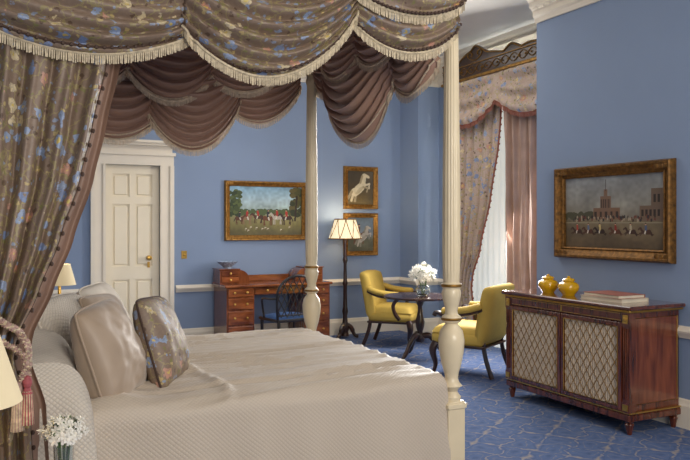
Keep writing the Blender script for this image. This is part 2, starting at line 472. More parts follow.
def bed_curtain_mesh(g, tab, axis, plane, nf, amp, n=220, rows=90, ph=0, mi=0):
    z0, z1 = tab[0][0], tab[-1][0]
    def fn(s, t):
        z = z0+(z1-z0)*t; a0 = interp(tab, z, 1); a1 = interp(tab, z, 2); off = interp(tab, z, 3)
        wd = a1-a0; k = min(1.2, .5+.35/max(abs(wd), .15)*.3)
        f = sin(2*pi*nf*s+ph+.5*sin(3*z+ph))*amp*k+.22*amp*sin(2*pi*nf*2.3*s+z*1.5+ph)
        f += .3*amp*noise.noise(Vector((s*10, z*2, ph)))
        a = a0+wd*s
        return (a, plane+off+f, z) if axis == 'x' else (plane+off+f, a, z)
    g.grid(fn, n, rows, mi)
    return [fn(1, j/rows) for j in range(rows+1)]

# ------------------------------------------------------------------ bed
BX0, BX1, BY0, BY1 = 0.0, 2.32, 3.36, 5.26
bed = thing('four_poster_bed', (1.16, 4.31, 0), label='cream four-poster bed with swagged floral canopy and taupe lining', cat='bed')
O = Matrix.Translation((-1.16, -4.31, 0))
prof = [(.0, .58), (.05, .58), (.052, .60), (.04, .615), (.032, .63), (.045, .65), (.06, .66), (.045, .675), (.035, .70), (.04, .73), (.055, .78), (.068, .85), (.072, .91), (.062, .96), (.04, .99), (.034, 1.0), (.05, 1.01), (.055, 1.025), (.05, 1.04), (.036, 1.05),
        (.033, 1.07), (.04, 1.10), (.05, 1.14), (.054, 1.17), (.047, 1.19), (.053, 1.20), (.053, 1.215), (.044, 1.225), (.048, 1.3), (.050, 1.4), (.048, 1.8), (.043, 2.2), (.039, 2.55), (.038, 2.62), (.046, 2.64), (.046, 2.66), (.038, 2.68), (.05, 2.74), (.05, 2.8), (0, 2.8)]
def dens(prof, st=.03):
    out = []
    for a, b in zip(prof, prof[1:]):
        k = max(1, int(abs(b[1]-a[1])/st))
        for i in range(k): out.append((a[0]+(b[0]-a[0])*i/k, a[1]+(b[1]-a[1])*i/k))
    return out+[prof[-1]]
for (x, y) in ((BX1, BY0), (BX1, BY1), (BX0, BY1), (BX0, BY0)):
    g = G(); g.lathe(dens(prof), 64, fl=16, fa=.06, fz=(1.24, 2.6), mi=0)
    g.box(-.055, .055, -.055, .055, 0, .58, c=.006); g.box(-.062, .062, -.062, .062, .54, .57, c=.005, mi=0); g.box(-.065, .065, -.065, .065, 0, .1, c=.006)
    g.lathe([(.055, 1.2), (.057, 1.205), (.057, 1.212), (.055, 1.216)], 32, mi=1)
    g.lathe([(.055, 1.018), (.058, 1.025), (.055, 1.032)], 32, mi=1)
    g.obj('bed_post', [mPost, mGold], parent=bed, loc=(x-1.16, y-4.31, 0))
g = G().box(.05, 2.22, 3.42, 5.20, .28, .60, c=.04, T=O).box(.05, 2.22, 3.44, 5.18, .14, .29, T=O)
g.obj('mattress', mWhiteLinen, parent=bed)
g = G(); poly = [(3.42, .15), (5.20, .15), (5.20, 1.0)]+[(4.31+.89*cos(a), 1.0+.25*sin(a)) for a in [pi*i/16 for i in range(1, 16)]]+[(3.42, 1.0)]
g.prism(poly, -.06, .0, 'yz', T=O); g.obj('headboard', mTaupe, parent=bed)
g = G()
g.box(-.1, 2.36, 3.30, 3.36, 2.78, 2.92, T=O); g.box(-.1, 2.36, 5.34, 5.40, 2.78, 2.92, T=O); g.box(2.30, 2.35, 3.30, 5.40, 2.78, 2.92, T=O); g.box(-.1, -.04, 3.30, 5.40, 2.78, 2.92, T=O)
g.box(-.12, 2.38, 3.24, 5.44, 2.92, 2.96, T=O)
g.obj('canopy_frame', mPost, parent=bed, smooth=False)
def ceilf(s, t):
    x = -.05+2.38*s; y = 3.32+2.04*t
    a = math.atan2(y-4.31, x-1.16)
    return (x, y, 2.84-.012*abs(sin(a*40)))
G().grid(ceilf, 120, 120, T=O).obj('canopy_lining', mTaupe, parent=bed)
def do_swags(lst, mat, name, nrm, fr=mFringe, fl=.044):
    for i, (p0, p1, zt, c0, c1, lo, fo, am, be) in enumerate(lst):
        fn, nu, nv = swag(p0, p1, zt, c0, c1, lo, nrm, fo, am, be, ph=i*1.7)
        g = G(); g.grid(fn, nu, nv, T=O)
        s = g.obj(name, mat, parent=bed, solid=.003)
        g = G(); fringe(g, [(O @ Vector(fn(k/60, 1))) for k in range(61)], fl, 0)
        g.obj('fringe', fr, parent=s, smooth=False)
        g = G()
        cur = [O @ Vector(fn(k/90, .955))+Vector((nrm[0]*.008, nrm[1]*.008, 0)) for k in range(0, 91, 3)]
        for q in cur: g.sphere(q, .010 if fr == mFringe else .006, 6)
        g.tube(cur, .005, 5)
        g.obj('braid_trim', mBead if fr == mFringe else mFringeT, parent=s)
do_swags([((-.12, 3.27), (.86, 3.27), 2.82, 2.42, 2.40, 2.26, 8, .026, .08),
          ((.80, 3.25), (1.68, 3.25), 2.82, 2.42, 2.60, 2.235, 8, .026, .09),
          ((1.62, 3.27), (2.30, 3.27), 2.82, 2.60, 2.60, 2.42, 5, .022, .06)], mFloral, 'floral_swag', (0, -1))
do_swags([((1.60, 3.22), (2.30, 3.22), 2.86, 2.72, 2.72, 2.60, 3, .018, .05)], mFloral, 'floral_swag', (0, -1))
do_swags([((2.35, 3.42), (2.35, 3.98), 2.82, 2.66, 2.58, 2.56, 5, .02, .02), ((2.35, 3.93), (2.35, 4.7), 2.82, 2.58, 2.58, 2.46, 5, .02, .03), ((2.35, 4.65), (2.35, 5.38), 2.82, 2.58, 2.66, 2.5, 5, .02, .03)], mFloral, 'floral_swag', (1, 0))
do_swags([((-.05, 5.3), (.62, 5.3), 2.80, 2.30, 2.26, 2.14, 8, .026, .08), ((.56, 5.30), (1.14, 5.30), 2.80, 2.26, 2.30, 2.13, 8, .026, .10), ((1.05, 5.27), (1.74, 5.27), 2.80, 2.34, 2.44, 2.07, 9, .028, .12), ((1.66, 5.36), (2.27, 5.36), 2.80, 2.44, 2.62, 2.32, 7, .022, .04)], mTaupe, 'lining_swag', (0, -1), mFringeT, .04)
do_swags([((2.31, 5.16), (2.31, 4.74), 2.80, 2.70, 2.54, 2.50, 5, .02, .04), ((2.27, 4.84), (2.27, 3.84), 2.80, 2.56, 2.44, 2.08, 9, .03, .12), ((2.29, 3.94), (2.29, 3.42), 2.80, 2.44, 2.46, 2.29, 7, .024, .07)], mTaupe, 'lining_swag', (-1, 0), mFringeT, .04)
do_swags([((.30, 5.16), (.92, 5.16), 2.80, 2.62, 2.62, 2.44, 5, .02, .07), ((.88, 5.16), (1.5, 5.16), 2.80, 2.62, 2.62, 2.40, 5, .02, .07), ((1.46, 5.16), (2.06, 5.16), 2.80, 2.62, 2.72, 2.50, 5, .02, .06)], mTaupe, 'lining_swag', (0, -1), mFringeT, .04)
do_swags([((2.16, 4.7), (2.16, 4.1), 2.80, 2.68, 2.62, 2.50, 5, .02, .06), ((2.16, 4.14), (2.16, 3.6), 2.80, 2.62, 2.64, 2.50, 5, .02, .06)], mTaupe, 'lining_swag', (-1, 0), mFringeT, .04)

# bedspread
ZT = .725
sec = []
for i in range(41): sec.append((3.325-.035*(1-i/40)**1.5, .02+(ZT-.09)*i/40, 1-i/40, 0))
for i in range(1, 9): a = pi/2*i/8; sec.append((3.325+.075*(1-cos(a)), ZT-.07+.07*sin(a), 0, i/8))
for i in range(1, 130): sec.append((3.40+1.82*i/130, ZT, 0, 1))
for i in range(0, 9): a = pi/2*i/8; sec.append((5.22+.075*sin(a), ZT-.07+.07*cos(a), 0, 1-i/8))
for i in range(1, 20): sec.append((5.30, (ZT-.07)*(1-i/20)+.02, i/20, 0))
cols = [(.36+1.86*i/190, 1) for i in range(191)]+[(2.22+.05*sin(pi/2*i/6), 1-.09*(1-cos(pi/2*i/6))) for i in range(1, 7)]+[(2.275, .9-.87*i/12) for i in range(1, 13)]
vs = []
for (x, kz) in cols:
    for (y, z, dn, tp) in sec:
        yy, zz = y, z
        if dn > 0 and y < 4: yy -= .02*dn*(1+sin(x*17+1.3*sin(x*5)))
        if tp > 0:
            ang = y-.10*(x-.6)
            rg = noise.noise(Vector((x*.6, ang*8.5, 0)))
            rg2 = noise.noise(Vector((x*1.0+5, ang*17, 3)))
            rg3 = noise.noise(Vector((x*2.5+3, ang*26, 8)))
            hd = math.exp(-max(0, x-.9)*.6)
            zz += tp*(.021*(1-abs(rg)*2.6)*(.5+.5*hd)+.014*(1-2.5*abs(rg2))*(.5+hd)+.004*rg3+.015*sin(pi*(y-3.4)/1.82 if 3.4 < y < 5.22 else 0))
            zz += tp*.04*math.exp(-((x-.55)/.12)**2)
            zz += tp*.016*math.exp(-((x-1.02-.05*sin(y*4))/.03)**2)
        zz = min(zz, zz if kz >= .999 else max(.02, (ZT+.02)*kz))
        vs.append((x, yy, zz))
ns = len(sec); fs = []
for i in range(len(cols)-1):
    for j in range(ns-1):
        a = i*ns+j; fs.append((a, a+ns, a+ns+1, a+1))
G().add(vs, fs).obj('bedspread', mSpread, label='pale taupe-cream quilted satin bedspread covering the four-poster bed', cat='bedspread', ang=70)
def mound(s, t):
    a = pi*t
    y = 3.29+2.0*s
    e = 1-abs(2*s-1)**10
    z = .05+(.98*(abs(sin(a))**.42))*(.35+.65*max(0, e)**.5)
    z += .02*noise.noise(Vector((y*3, t*4, 0)))-.05*sin(y*7.5)*sin(a)
    cx = cos(a); x = .17-.30*(abs(cx)**.6)*(1 if cx > 0 else -1)
    return (x, y+.015*noise.noise(Vector((z*6, x*6, 1))), z)
g = G(); g.grid(mound, 80, 60)
def drop(s, t):
    x = -.12+.57*s; zt = .62+.34*(max(0, 1-abs(2*s-1)**5))**.6
    z = .03+(zt-.03)*t
    return (x, 3.285-.02*(1-t)*(1+sin(s*16))+.06*(max(0, t-.8)/.2)**2, z)
g.grid(drop, 60, 40)
g.obj('pillow_cover', mCover, label='white quilted cover over the bed pillows, falling down the bedside', cat='bed cover', ang=80)

def cushion(name, loc, W, Hh, T, mat, rot, label, piping=mFringe, cat='cushion', rc=.10):
    root = thing(name, loc, 0, label, cat); root.rotation_euler = rot
    g = G(); N = 30
    def shp(u, v):
        k = 1-.05*(1-abs(v)**2)*abs(u)**3; q = 1-.05*(1-abs(u)**2)*abs(v)**3
        f = 1-rc*(abs(u*v))**3
        sl = .02*(1-v)*u*u
        return (u*W/2*k*f*(1+.05*(1-v)/2), Hh/2+v*Hh/2*q*f-sl)
    for sd in (1, -1):
        def fn(s, t, sd=sd):
            u = 2*s-1; v = 2*t-1
            th = T/2*((1-u**2)*(1-v**2))**.42*(1-.12*v) if abs(u) < 1 and abs(v) < 1 else 0
            th *= 1+.12*noise.noise(Vector((u*2, v*2, sd)))+.08*noise.noise(Vector((u*5, v*5, sd)))
            x, z = shp(u, v); return (x, sd*th, z)
        g.grid(fn, N, N)
    g.obj('cushion_cover', mat, parent=root, ang=80)
    pts = []
    for (a, b, c, dd) in ((-1, -1, 1, -1), (1, -1, 1, 1), (1, 1, -1, 1), (-1, 1, -1, -1)):
        for i in range(14):
            x, z = shp(a+(c-a)*i/14, b+(dd-b)*i/14); pts.append((x, 0, z))
    G().tube(pts, .006, 6, closed=True).obj('piping', piping, parent=root)
    return root
cushion('pillow', (.52, 4.02, .72), .60, .50, .25, mCover, (R(-24), 0, R(64)), 'pale quilted pillow leaning on the bolster cover', mWhiteLinen, 'pillow')
cushion('pillow', (.76, 4.66, .73), .62, .48, .24, mWhiteLinen, (R(-20), 0, R(68)), 'white linen pillow at the far side of the bed', mWhiteLinen, 'pillow')
cushion('cushion', (.70, 4.16, .72), .46, .47, .20, mLinen, (R(-20), R(3), R(58)), 'plain taupe cushion tucked behind the floral cushion', mLinen)
cushion('cushion', (.62, 3.60, .72), .46, .48, .25, mLinen, (R(-18), R(-4), R(60)), 'plain taupe linen cushion propped against the bed pillows', mLinen)
cushion('cushion', (.91, 3.84, .72), .45, .47, .20, mFloral, (R(-18), R(3), R(60)), 'brown floral brocade cushion with piped edge on the bed', mBead)

# bed curtains
tabN = [(2.80, -.22, .62, .12), (2.5, -.22, .545, .09), (2.23, -.22, .485, .05), (1.96, -.22, .425, .03), (1.74, -.2, .375, .02), (1.48, -.18, .29, .0), (1.27, -.15, .21, -.01), (1.09, -.12, .13, -.02), (1.0, -.12, .12, -.02), (.8, -.16, .18, -.02), (.4, -.2, .20, -.01), (.03, -.2, .21, 0)]
cur = thing('bed_curtain', (-.05, 3.24, 0), label='brown floral brocade bed curtain tied back at the near headpost', cat='curtain')
OC = Matrix.Translation((.05, -3.24, 0))
g = G(); e = bed_curtain_mesh(g, tabN, 'x', 3.225, 6, .045); g.v = [tuple(OC @ Vector(p)) for p in g.v]
g.obj('curtain_panel', mFloral, parent=cur, ang=80, solid=.003)
g = G(); e2 = [OC @ Vector(p) for p in e]
L = 0
for a, b in zip(e2, e2[1:]):
    L += (b-a).length
    if L > .04: g.sphere(b+Vector((.008, -.008, 0)), .008, 8, sz=1.3); L = 0
g.tube(e2, .004, 6)
g.obj('bead_trim', mBead, parent=cur)
tabL = [(a, b1-.05, b1+.065, c+.06) for (a, b0, b1, c) in tabN]
g = G(); bed_curtain_mesh(g, tabL, 'x', 3.225, 1.5, .014, n=30); g.v = [tuple(OC @ Vector(p)) for p in g.v]
g.obj('curtain_lining', M('brown_lining', '#8f7261', .5), parent=cur, ang=80)
def rope(g, pts, r=.012, turns=30, mi=(0, 1)):
    P = spline(pts, 14); n = len(P)
    for k in range(3):
        q = []
        for i, p in enumerate(P):
            d = (P[min(i+1, n-1)]-P[max(i-1, 0)]).normalized(); s = d.cross(Vector((0, 0, 1)))
            s = s.normalized() if s.length > .01 else Vector((1, 0, 0)); u = s.cross(d)
            a = 2*pi*(turns*i/n+k/3); q.append(p+(s*cos(a)+u*sin(a))*r*.75)
        g.tube(q, r*.75, 6, mi[k % 2])
tb = thing('curtain_tieback', (.1, 3.12, .6), label='twisted rose and cream rope tieback with tassel on the bed curtain', cat='curtain tieback')
OT = Matrix.Translation((-.1, -3.14, -.6))
g = G(); rope(g, [(-.25, 3.16, 1.36), (-.1, 3.12, 1.28), (.05, 3.12, 1.19), (.15, 3.14, 1.11), (.17, 3.14, 1.02), (.165, 3.13, .96)], .012, 26)
rope(g, [(-.22, 3.15, 1.24), (-.05, 3.11, 1.16), (.1, 3.12, 1.08), (.16, 3.12, 1.02), (.14, 3.12, .94)], .010, 24)
g.v = [tuple(OT @ Vector(p)) for p in g.v]; g.obj('rope', [mPink, mFringe], parent=tb)
for (tx, tz, m) in ((.165, .96, mRed), (.13, .94, mPink)):
    g = G(); g.lathe([(.0, 0), (.012, -.005), (.018, -.02), (.018, -.035), (.011, -.048), (.016, -.06), (.021, -.07)][::-1], 16, 0)
    for i in range(26):
        a = 2*pi*i/26; g.tube([(.015*cos(a), .015*sin(a), -.06), (.019*cos(a), .019*sin(a), -.12), (.023*cos(a), .023*sin(a), -.19)], .003, 5, i % 2)
    g.obj('tassel', [m, mFringe], parent=tb, loc=(tx-.1, 3.12-3.14, tz-.6))
cf = thing('bed_curtain', (.15, 5.2, 0), label='taupe silk bed curtain gathered at the far headpost', cat='curtain')
OF = Matrix.Translation((-.15, -5.2, 0))
tabF = [(2.80, -.15, .80, 0), (2.5, -.15, .78, 0), (2.2, -.15, .74, 0), (1.9, -.12, .64, 0), (1.6, -.1, .50, 0), (1.3, -.1, .34, 0), (1.1, -.1, .26, 0), (.8, -.1, .28, .05), (.03, -.1, .32, .12)]
g = G(); bed_curtain_mesh(g, tabF, 'x', 5.22, 7, .03); g.v = [tuple(OF @ Vector(p)) for p in g.v]
g.obj('curtain_panel', mTaupe, parent=cf, ang=80)

# ------------------------------------------------------------------ window dressing
wc = thing('window_curtain', (5.45, 7.5, 0), label='pale floral window curtain swept back beside the tall window', cat='curtain')
OW = Matrix.Translation((-5.45, -7.5, 0))
tabW = [(3.38, 7.88, 6.92, 0), (2.9, 7.88, 6.93, 0), (2.43, 7.88, 6.98, 0), (1.83, 7.88, 7.10, 0), (1.22, 7.88, 7.32, .02), (.9, 7.86, 7.50, .03), (.74, 7.86, 7.52, .02), (.5, 7.88, 7.46, 0), (.02, 7.88, 7.42, 0)]
g = G(); e = bed_curtain_mesh(g, tabW, 'y', 5.48, 5, .04); g.v = [tuple(OW @ Vector(p)) for p in g.v]
g.obj('curtain_panel', mFloralL, parent=wc, ang=80)
g = G(); fr = [OW @ Vector(p)+Vector((-.01, 0, 0)) for p in e]; g.tube(fr, .010, 6)
for i in range(0, len(fr)-1, 2): g.sphere(fr[i]+Vector((0, -.014, 0)), .014, 6)
g.obj('bead_trim', mRust, parent=wc)
wt = thing('window_curtain', (5.45, 6.4, 0), label='plain taupe window curtain hanging straight to the floor', cat='curtain')
OW2 = Matrix.Translation((-5.45, -6.4, 0))
tabT = [(3.38, 5.75, 6.90, 0), (1.5, 5.75, 6.84, 0), (.02, 5.75, 6.80, 0)]
g = G(); bed_curtain_mesh(g, tabT, 'y', 5.48, 8, .05, ph=1); g.v = [tuple(OW2 @ Vector(p)) for p in g.v]
g.obj('curtain_panel', M('curtain_taupe_plain', '#ae9080', .6, sheen=.2), parent=wt, ang=80)
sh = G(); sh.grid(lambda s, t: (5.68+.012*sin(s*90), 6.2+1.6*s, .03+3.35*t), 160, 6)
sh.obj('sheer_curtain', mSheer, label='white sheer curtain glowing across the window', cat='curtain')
DZ = .17
pel = thing('pelmet', (5.6, 7.0, 3.1+DZ), label='carved dark and gilt window pelmet with floral valance', cat='pelmet')
OP = Matrix.Translation((-5.6, -7.0, -3.1)); PY0, PY1 = 5.80, 7.92; PL = PY1-PY0
def crest(y):
    s = (y-PY0)/PL; return .02*abs(sin(pi*s*7))+.14*math.exp(-((s-.68)/.13)**2)+.03*math.exp(-((s-.68)/.03)**2)+.05*math.exp(-((s-1)/.05)**2)+.05*math.exp(-((s-.36)/.05)**2)
ys = [PY0+PL*i/120 for i in range(121)]
g = G(); poly = [(y, 3.14) for y in ys]+[(y, 3.34+crest(y)) for y in ys[::-1]]
g.prism(poly, 5.34, 5.38, 'yz', T=OP); g.box(5.34, 5.56, PY0, PY0+.04, 3.14, 3.36, T=OP); g.box(5.34, 5.56, PY1-.04, PY1, 3.14, 3.36, T=OP)
g.obj('pelmet_board', mDark, parent=pel)
g = G(); g.box(5.31, 5.345, PY0-.01, PY1+.01, 3.12, 3.155, T=OP, c=.005)
g.tube([OP @ Vector((5.335, y, 3.325+crest(y))) for y in ys], .010, 6)
yy2 = [PY0+PL*i/300 for i in range(301)]
for sg in (-1, 1):
    g.tube([OP @ Vector((5.335, y, 3.235+sg*.045*sin(y*20))) for y in yy2], .005, 6)
g.box(5.325, 5.345, PY0, PY1, 3.300, 3.309, T=OP)
for sg in (-1, 1):
    g.tube(spline([OP @ Vector((5.335, 7.24+sg*a, z)) for a, z in ((.0, 3.34), (.08, 3.36), (.14, 3.41), (.10, 3.45), (.05, 3.42), (.07, 3.39))], 5), .008, 6)
for i in range(22): g.sphere(OP @ Vector((5.335, PY0+.03+(PL-.06)*i/21, 3.235)), .012, 8)
g.obj('gilt_carving', mGold, parent=pel)
g = G()
def val(s, t):
    y = PY0+.02+(PL-.04)*s; zb = 2.80-.20*abs(sin(pi*s*2))-.16*(abs(2*s-1)**4)
    return (5.345-.010*sin(s*90)*(.3+t)-.035*abs(sin(pi*s*2))*sin(t*16), y, 3.14+(zb-3.14)*t)
g.grid(val, 260, 50, T=OP); g.obj('valance', mFloralL, parent=pel, ang=80)
g = G(); fringe(g, [OP @ Vector(val(k/120, 1)) for k in range(121)], .05, 0, .012); g.obj('fringe', mRust, parent=pel, smooth=False)

# ------------------------------------------------------------------ paintings
def picture(name, w, h, fw, img, loc, rz, label, depth=.05, mat=mGilt):
    root = thing(name, loc, rz, label, 'painting')
    prof = [(0, .0), (0, -depth*.4), (fw*.12, -depth*.55), (fw*.2, -depth*.4), (fw*.45, -depth*.55), (fw*.7, -depth*.95), (fw*.85, -depth), (fw*.97, -depth*.75), (fw, -depth*.3), (fw, 0)]
    g = G(); iw, ih = w/2-fw, h/2-fw; vs = []
    for (o, d) in prof:
        for (sx, sz) in ((-1, -1), (1, -1), (1, 1), (-1, 1)): vs.append((sx*(iw+o), d, h/2+sz*(ih+o)))
    fs = []
    for i in range(len(prof)-1):
        for j in range(4):
            k = (j+1) % 4; fs.append((i*4+j, i*4+k, (i+1)*4+k, (i+1)*4+j))
    g.add(vs, fs)
    for sx in (-1, 1):
        for sz in (-1, 1):
            for k in range(3):
                g.sphere((sx*(iw+fw*.5-k*fw*.45*(k > 0)), -depth*.8, h/2+sz*(ih+fw*.5)), fw*.26, 8, sy=.35)
    g.obj('picture_frame', mat, parent=root, ang=30)
    ny, nx, _ = img.shape; vs = []; fs = []
    for j in range(ny+1):
        for i in range(nx+1): vs.append((-iw+2*iw*i/nx, -.008, h/2-ih+2*ih*j/ny))
    for j in range(ny):
        for i in range(nx): a = j*(nx+1)+i; fs.append((a, a+1, a+nx+2, a+nx+1))
    me = bpy.data.meshes.new('canvas'); me.from_pydata(vs, [], fs)
    ca = me.color_attributes.new('Col', 'FLOAT_COLOR', 'CORNER')
    im = np.clip(img, 0, 1); im = np.where(im <= .04045, im/12.92, ((im+.055)/1.055)**2.4)
    flat = np.concatenate([im.reshape(-1, 3), np.ones((nx*ny, 1))], 1)
    ca.data.foreach_set('color', np.repeat(flat, 4, axis=0).astype(np.float32).ravel())
    me.materials.append(mPaint)
    o = bpy.data.objects.new('canvas', me); COL.objects.link(o); o.parent = root
    return root
rng = np.random.default_rng(3)
class Pic:
    def __init__(s, nx, ny, asp):
        s.nx, s.ny = nx, ny
        s.X, s.Y = np.meshgrid((np.arange(nx)+.5)/nx*asp, (np.arange(ny)+.5)/ny); s.I = np.zeros((ny, nx, 3)); s.asp = asp
    def c(s, h): return np.array([int(h[i:i+2], 16)/255 for i in (0, 2, 4)])
    def vgrad(s, stops):
        ys = [p for p, _ in stops]
        for k in range(3): s.I[..., k] = np.interp(s.Y, ys, [s.c(c)[k] for _, c in stops])
    def noise(s, amt, n=8):
        a = rng.random((n+2, int(n*s.asp)+2)); yi = s.Y*n; xi = s.X*n
        y0 = yi.astype(int); x0 = np.minimum(xi.astype(int), a.shape[1]-2); fy = yi-y0; fx = xi-x0
        v = a[y0, x0]*(1-fy)*(1-fx)+a[y0+1, x0]*fy*(1-fx)+a[y0, x0+1]*(1-fy)*fx+a[y0+1, x0+1]*fy*fx
        s.I *= (1+amt*(v-.5))[..., None]; return v
    def ell(s, cx, cy, rx, ry, col, rot=0, a=1):
        dx = s.X-cx; dy = s.Y-cy; c, q = cos(rot), sin(rot)
        m = ((dx*c+dy*q)/rx)**2+((-dx*q+dy*c)/ry)**2 < 1
        s.I[m] = s.I[m]*(1-a)+s.c(col)*a
    def line(s, x0, y0, x1, y1, w, col):
        dx, dy = x1-x0, y1-y0; L2 = dx*dx+dy*dy+1e-9
        t = np.clip(((s.X-x0)*dx+(s.Y-y0)*dy)/L2, 0, 1)
        m = (s.X-x0-t*dx)**2+(s.Y-y0-t*dy)**2 < w*w; s.I[m] = s.c(col)
    def rect(s, x0, x1, y0, y1, col): m = (s.X > x0) & (s.X < x1) & (s.Y > y0) & (s.Y < y1); s.I[m] = s.c(col)
    def horse(s, x, y, k, col, d=1, gallop=0, rider=None):
        if gallop: L = [(.3, .05, .62, -.12), (.28, .02, .5, -.2), (-.3, .02, -.6, -.15), (-.25, .0, -.5, -.22)]
        else: L = [(.27, 0, .3, -.45), (.2, 0, .18, -.45), (-.25, 0, -.3, -.45), (-.3, 0, -.2, -.45)]
        for (a, b, e, f) in L: s.line(x+d*a*k, y+b*k, x+d*e*k, y+f*k, .035*k, col)
        s.ell(x, y+.04*k, .38*k, .16*k, col); s.ell(x-d*.24*k, y+.06*k, .17*k, .18*k, col)
        s.line(x+d*.28*k, y+.1*k, x+d*.48*k, y+.34*k, .085*k, col); s.line(x+d*.48*k, y+.36*k, x+d*.64*k, y+.24*k, .055*k, col)
        s.line(x-d*.38*k, y+.1*k, x-d*.5*k, y-.2*k, .035*k, '2a1a12')
        if rider:
            s.line(x+d*.02*k, y+.2*k, x+d*.1*k, y-.05*k, .05*k, 'd8d2c0'); s.line(x, y+.22*k, x+d*.03*k, y+.5*k, .085*k, rider)
            s.ell(x+d*.04*k, y+.62*k, .055*k, .06*k, 'c79a7a'); s.ell(x+d*.04*k, y+.68*k, .07*k, .04*k, '1c1614')
P = Pic(150, 96, 1.5); P.vgrad([(0, '5a5230'), (.2, '7b7240'), (.4, '8f8a5c'), (.46, '9fb0a8'), (.7, 'a9c0c8'), (1, '7fa6bf')]); P.noise(.25, 5); P.noise(.2, 22)
for i in range(60): P.ell(rng.random()*1.5, .44+.06*rng.random(), .05, .05, '4a5a30')
for i in range(50): P.ell(.0+.22*rng.random(), .4+.5*rng.random(), .05, .04, ['2c3a1c', '3f4c24', '54602e'][i % 3])
for i in range(50): P.ell(1.28+.25*rng.random(), .4+.55*rng.random(), .06, .05, ['2a3216', '4a4a22', '5b5226'][i % 3])
P.line(1.36, .3, 1.4, .8, .02, '2b1c10')
for (x, y, k, c, d, r) in ((.35, .34, .26, '8a6a4c', 1, 'a8281c'), (.58, .36, .24, '4b2a18', -1, 'b02a1e'), (.78, .33, .28, '6b3a1e', 1, '23242e'), (.98, .35, .27, 'b9b0a0', -1, 'ad2a1e'), (1.18, .34, .27, '3a2014', -1, 'b33022'), (.2, .33, .22, '5a3018', 1, '2a2a30')): P.horse(x, y, k, c, d, 0, r)
for i in range(9):
    x = .25+1.0*rng.random(); y = .1+.08*rng.random(); P.ell(x, y, .025, .012, 'cfc4ac'); P.line(x-.02, y, x-.02, y-.03, .005, 'b8ac92'); P.line(x+.02, y, x+.02, y-.03, .005, '6b4426')
picture('painting', 1.15, .78, .07, P.I, (3.40, YB, 1.32), 0, 'gilt-framed oil painting of a hunting party with horses and hounds')
def rearing(P, x, y, k, col, shade):
    P.line(x-.20*k, y-.12*k, x-.30*k, y-.42*k, .045*k, col); P.line(x-.12*k, y-.14*k, x-.16*k, y-.44*k, .042*k, shade)
    P.ell(x, y, .33*k, .15*k, col, .75); P.ell(x-.16*k, y-.12*k, .15*k, .15*k, col); P.ell(x+.02*k, y-.05*k, .22*k, .06*k, shade, .75, .5)
    P.line(x+.16*k, y+.2*k, x+.20*k, y+.46*k, .085*k, col); P.line(x+.20*k, y+.5*k, x+.36*k, y+.42*k, .05*k, col)
    P.line(x+.12*k, y+.44*k, x+.05*k, y+.22*k, .04*k, shade)
    P.line(x+.20*k, y+.12*k, x+.40*k, y+.18*k, .035*k, col); P.line(x+.40*k, y+.18*k, x+.38*k, y+.02*k, .028*k, col)
    P.line(x+.16*k, y+.06*k, x+.34*k, y+.04*k, .035*k, shade); P.line(x+.34*k, y+.04*k, x+.30*k, y-.10*k, .028*k, shade)
    P.line(x-.28*k, y-.1*k, x-.42*k, y-.34*k, .05*k, shade)
P = Pic(66, 76, .85); P.vgrad([(0, '6a5a36'), (.25, '554628'), (.5, '3c3222'), (1, '4c4230')]); P.noise(.35, 5)
rearing(P, .38, .47, .85, 'c9bda0', '9a8c70'); P.noise(.1, 20)
picture('painting', .54, .60, .065, P.I, (4.806, YB, 1.745), 0, 'small gilt-framed oil painting of a rearing pale horse')
P = Pic(66, 76, .85); P.vgrad([(0, '54523e'), (.35, '62604a'), (.5, '74808a'), (1, '5a6876')]); P.noise(.3, 5)
P.horse(.36, .45, .5, '6d4a34', 1, 0, '6a3a2a'); rearing(P, .52, .42, .62, 'b5ab9c', '8a8274'); P.noise(.1, 20)
picture('painting', .54, .60, .065, P.I, (4.806, YB, 1.09), 0, 'small gilt-framed oil painting of horses with a groom')
P = Pic(190, 116, 1.62); P.vgrad([(0, '5a4a34'), (.25, '6f6048'), (.4, '7d7056'), (.42, '857f70'), (1, '8f9294')]); P.noise(.3, 5); P.noise(.15, 24)
for i in range(30): P.ell(.0+.5*rng.random(), .43+.05*rng.random(), .05, .04, '4c4a34')
P.rect(.5, .95, .4, .56, '7a5c46'); P.rect(.62, .8, .5, .72, '7a5f4c'); P.rect(.68, .74, .6, .82, '7a5f4c'); P.rect(1.25, 1.6, .38, .58, '6f5a48'); P.rect(1.42, 1.6, .5, .8, '6b5848')
for i in range(5):
    P.rect(.635+.032*i, .65+.032*i, .56, .68, '3a2c22'); P.rect(1.28+.06*i, 1.31+.06*i, .44, .53, '2e241c'); P.rect(.52+.09*i, .56+.09*i, .43, .51, '3a2c22')
for i in range(2): P.rect(1.46+.06*i, 1.49+.06*i, .62, .72, '2e241c')
P.line(.71, .8, .71, .95, .005, '3a2c22')
for i in range(90): P.ell(.1+1.4*rng.random(), .38+.06*rng.random(), .012, .022, ['3a2a20', '6a3a2c', 'a09078', '2a2a2e'][i % 4])
P.rect(0, 1.62, .345, .36, '8d8268')
for (x, c, r) in ((.22, '3e2416', 'a83a28'), (.42, '4d2c1a', '5a6c8a'), (.62, '2c1a12', 'c4b070'), (.88, '57301c', '8a2c24'), (1.12, '3c2214', 'b0a488'), (1.35, '45281a', '4c5a78')): P.horse(x, .22, .18, c, -1, 1, r)
mFrDark = M('bronze_gilt_frame', '#7a5526', .45, .55, var=.5, vs=30, bump=.6, bs=60)
picture('painting', 1.28, .81, .10, P.I, (XR, 4.56, 1.237), -pi/2, 'dark bronze-gilt framed oil painting of a horse race', .07, mFrDark)

